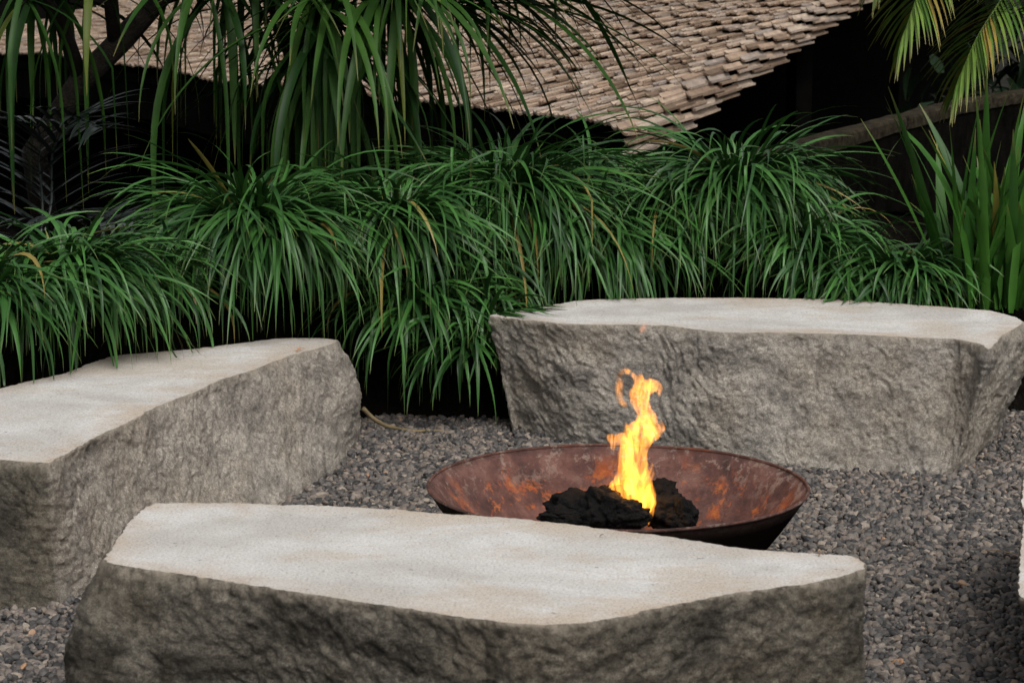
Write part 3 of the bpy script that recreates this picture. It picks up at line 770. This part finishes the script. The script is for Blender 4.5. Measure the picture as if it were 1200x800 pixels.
palm('shade_palm', 'dark glossy palm in deep shade at the far left below the pandanus', db, None,
     [[db, A(50, 250, 9.0), A(46, 190, 9.0), A(44, 150, 8.95), A(10, 140, 8.8)],
      [db, A(60, 240, 9.0), A(62, 180, 9.0), A(85, 140, 8.95), A(120, 150, 8.85)],
      [db, A(85, 300, 8.8), A(110, 265, 8.75), A(150, 262, 8.7)],
      [db, A(30, 280, 8.8), A(40, 262, 8.7), A(70, 255, 8.6)]], M_DARKPALM, 41, .42, .030, .16, .05, 15, 1.2)

# shrubs added to darken the upper right beyond the wall and pavilion
def shrub(x, y, z, rad, hgt, seed, label):
    rng = random.Random(seed); L = Leaves(); c = Vector((x, y, z))
    lobes = [(Vector((rng.uniform(-.6, .6) * rad, rng.uniform(-.6, .6) * rad, rng.uniform(.25, .85) * hgt)), rng.uniform(.35, .6) * rad) for _ in range(11)]
    for i in range(2600):
        o, r = rng.choice(lobes); d = Vector((rng.gauss(0, 1), rng.gauss(0, 1), rng.gauss(0, 1))).normalized()
        L.blade(c + o + d * r * rng.random() ** .4, rng.uniform(0, 6.3), R(rng.uniform(-60, 50)), rng.uniform(.22, .40), rng.uniform(.07, .12), rng.uniform(.2, 1.2), rng, 3)
    o = empty('shrub', (x, y, z), label, 'shrub', 'added dark shrubs beyond the wall')
    L.make('foliage', M_SHADE, o, c)
    a, b = limb([(c, .08), (c + Vector((.1, 0, hgt * .4)), .06), (c + Vector((0, .1, hgt * .75)), .03)]); mesh_obj('trunk', rel(a, o), b, M_BARK, o)
    return o
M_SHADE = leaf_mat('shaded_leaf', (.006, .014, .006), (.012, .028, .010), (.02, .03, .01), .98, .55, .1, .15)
shrub(4.9, 17.5, -1.6, 1.9, 4.6, 51, 'added dark leafy shrub blacking out the upper right corner behind the palm')
shrub(6.6, 21.5, -1.6, 2.3, 5.2, 52, 'added dark leafy shrub farthest back at the right edge beyond the wall')

# dry twig on the pebbles in the gap
tw = [on_z(425, 478, .10), on_z(440, 492, .05), on_z(458, 500, .02), on_z(485, 505, .018), on_z(505, 504, .02), on_z(530, 506, .012)]
a, b = tube_rings([(Vector(p[:3]), p[3]) for p in catmull([(*p, .009 - .001 * i) for i, p in enumerate(tw)])], 8)
o = mesh_obj('dry_root', rel([x for x in a], bpy.data.objects['camera']) and [tuple(x - tw[2]) for x in a], b, M_TWIG); o.location = tw[2]
tag(o, 'pale dry root lying on the pebbles in the dark gap between benches', 'root')

# ------------------------------------------------------------------ pebbles (one scattered mass)
rng = random.Random(77)
pts, rots, scl, idx = [], [], [], []
sp = .0153; y = 3.7; row = 0
while y < 8.75:
    half = .2308 * y * 1.0 + .25; x = -half + (row % 2) * sp * .5
    while x < half:
        px, py_ = x + rng.uniform(-.006, .006), y + rng.uniform(-.006, .006)
        x += sp
        if py_ > bed_front(px) + .02: continue
        if any(inside(px, py_, f) for f in FOOT): continue
        if (px - BC.x) ** 2 + (py_ - BC.y) ** 2 < .2 ** 2: continue
        s = min(1.6, rng.lognormvariate(0, .25)) * .0110
        pts.append((px, py_, rng.uniform(-.002, .014)))
        rots.append((rng.gauss(0, .5), rng.gauss(0, .5), rng.uniform(0, 6.3)))
        scl.append((s * rng.uniform(1.0, 1.3), s * rng.uniform(.7, .95), s * rng.uniform(.50, .78)))
        idx.append(rng.randrange(6))
    y += sp * .85; row += 1
me = bpy.data.meshes.new('pebbles'); me.from_pydata(pts, [], [])
for nm, vals in (('rot', rots), ('scl', scl)):
    a = me.attributes.new(nm, 'FLOAT_VECTOR', 'POINT'); a.data.foreach_set('vector', [c for v in vals for c in v])
a = me.attributes.new('idx', 'INT', 'POINT'); a.data.foreach_set('value', idx)
me.materials.append(M_PEBBLE)
pb_o = bpy.data.objects.new('pebbles', me); COL.objects.link(pb_o)
tag(pb_o, 'loose dark grey and brown river pebbles covering the court', 'pebbles', kind='stuff')
g = bpy.data.node_groups.new('pebble_scatter', 'GeometryNodeTree')
g.interface.new_socket('Geometry', in_out='INPUT', socket_type='NodeSocketGeometry'); g.interface.new_socket('Geometry', in_out='OUTPUT', socket_type='NodeSocketGeometry')
def gn(t, **kw):
    x = g.nodes.new(t)
    for k, v in kw.items(): setattr(x, k, v)
    return x
gi, go = gn('NodeGroupInput'), gn('NodeGroupOutput')
def named(nm, dt):
    x = gn('GeometryNodeInputNamedAttribute', data_type=dt); x.inputs['Name'].default_value = nm
    return [s for s in x.outputs if s.enabled and s.name == 'Attribute'][0]
jo = gn('GeometryNodeJoinGeometry')
for k in range(6):
    ico = gn('GeometryNodeMeshIcoSphere'); ico.inputs['Radius'].default_value = 1; ico.inputs['Subdivisions'].default_value = 3
    nz = gn('ShaderNodeTexNoise', noise_dimensions='4D'); nz.inputs['W'].default_value = k * 3.7; nz.inputs['Scale'].default_value = .75; nz.inputs['Detail'].default_value = 1
    sub = gn('ShaderNodeVectorMath', operation='SUBTRACT'); sub.inputs[1].default_value = (.5, .5, .5)
    mul = gn('ShaderNodeVectorMath', operation='SCALE'); mul.inputs['Scale'].default_value = 1.1
    sp_ = gn('GeometryNodeSetPosition'); sh = gn('GeometryNodeSetShadeSmooth'); sm_ = gn('GeometryNodeSetMaterial'); sm_.inputs['Material'].default_value = M_PEBBLE
    ti = gn('GeometryNodeGeometryToInstance')
    g.links.new(ico.outputs['Mesh'], sp_.inputs['Geometry']); g.links.new(nz.outputs['Color'], sub.inputs[0]); g.links.new(sub.outputs[0], mul.inputs[0]); g.links.new(mul.outputs[0], sp_.inputs['Offset'])
    g.links.new(sp_.outputs[0], sh.inputs[0]); g.links.new(sh.outputs[0], sm_.inputs[0]); g.links.new(sm_.outputs[0], ti.inputs[0]); g.links.new(ti.outputs[0], jo.inputs[0])
ip = gn('GeometryNodeInstanceOnPoints'); ip.inputs['Pick Instance'].default_value = True
er = gn('FunctionNodeEulerToRotation')
g.links.new(gi.outputs[0], ip.inputs['Points']); g.links.new(jo.outputs[0], ip.inputs['Instance']); g.links.new(named('idx', 'INT'), ip.inputs['Instance Index'])
g.links.new(named('rot', 'FLOAT_VECTOR'), er.inputs[0]); g.links.new(er.outputs[0], ip.inputs['Rotation']); g.links.new(named('scl', 'FLOAT_VECTOR'), ip.inputs['Scale'])
g.links.new(ip.outputs[0], go.inputs[0])
md = pb_o.modifiers.new('scatter', 'NODES'); md.node_group = g

# a few fallen leaves
def fallen_leaf(px, py, z, ln, wd, rot, mat, label, cat='leaf'):
    p = on_z(px, py, z); L = Leaves(); rng = random.Random(int(px)); d = Vector((math.cos(rot), math.sin(rot), 0)); sd = Vector((-d.y, d.x, 0))
    pts = [p + d * ln * (t - .5) + Vector((0, 0, .006 * math.sin(t * 3.14))) for t in [i / 7 for i in range(8)]]
    L.strip(pts, [wd * max(.08, math.sin(math.pi * (.06 + .9 * i / 7))) for i in range(8)], [sd] * 8, [Vector((0, 0, 1))] * 8, .35)
    o = L.make('fallen_leaf', mat, None, p); o.location = p; tag(o, label, cat)
M_DRY = plain('dry_orange_leaf', (.42, .17, .035), .7, 60, .3); M_DEAD = plain('dry_brown_leaf', (.16, .10, .055), .8, 60, .3)
fallen_leaf(888, 772, .022, .035, .016, .4, M_DRY, 'small orange fallen leaf on the pebbles right of the foreground bench')
fallen_leaf(1172, 648, .024, .11, .012, -.5, M_DEAD, 'narrow dark dry leaf on the pebbles near the white topped stone at the right')
fallen_leaf(706, 629, .432, .014, .006, .2, M_DEAD, 'tiny brown leaf scrap near the back edge of the foreground bench top')
fallen_leaf(962, 651, .432, .014, .007, .6, M_DEAD, 'tiny brown leaf scrap at the right end of the foreground bench top')
fallen_leaf(352, 410, .392, .07, .008, 1.2, M_DRY, 'orange dry blade lying on the far end of the left bench')
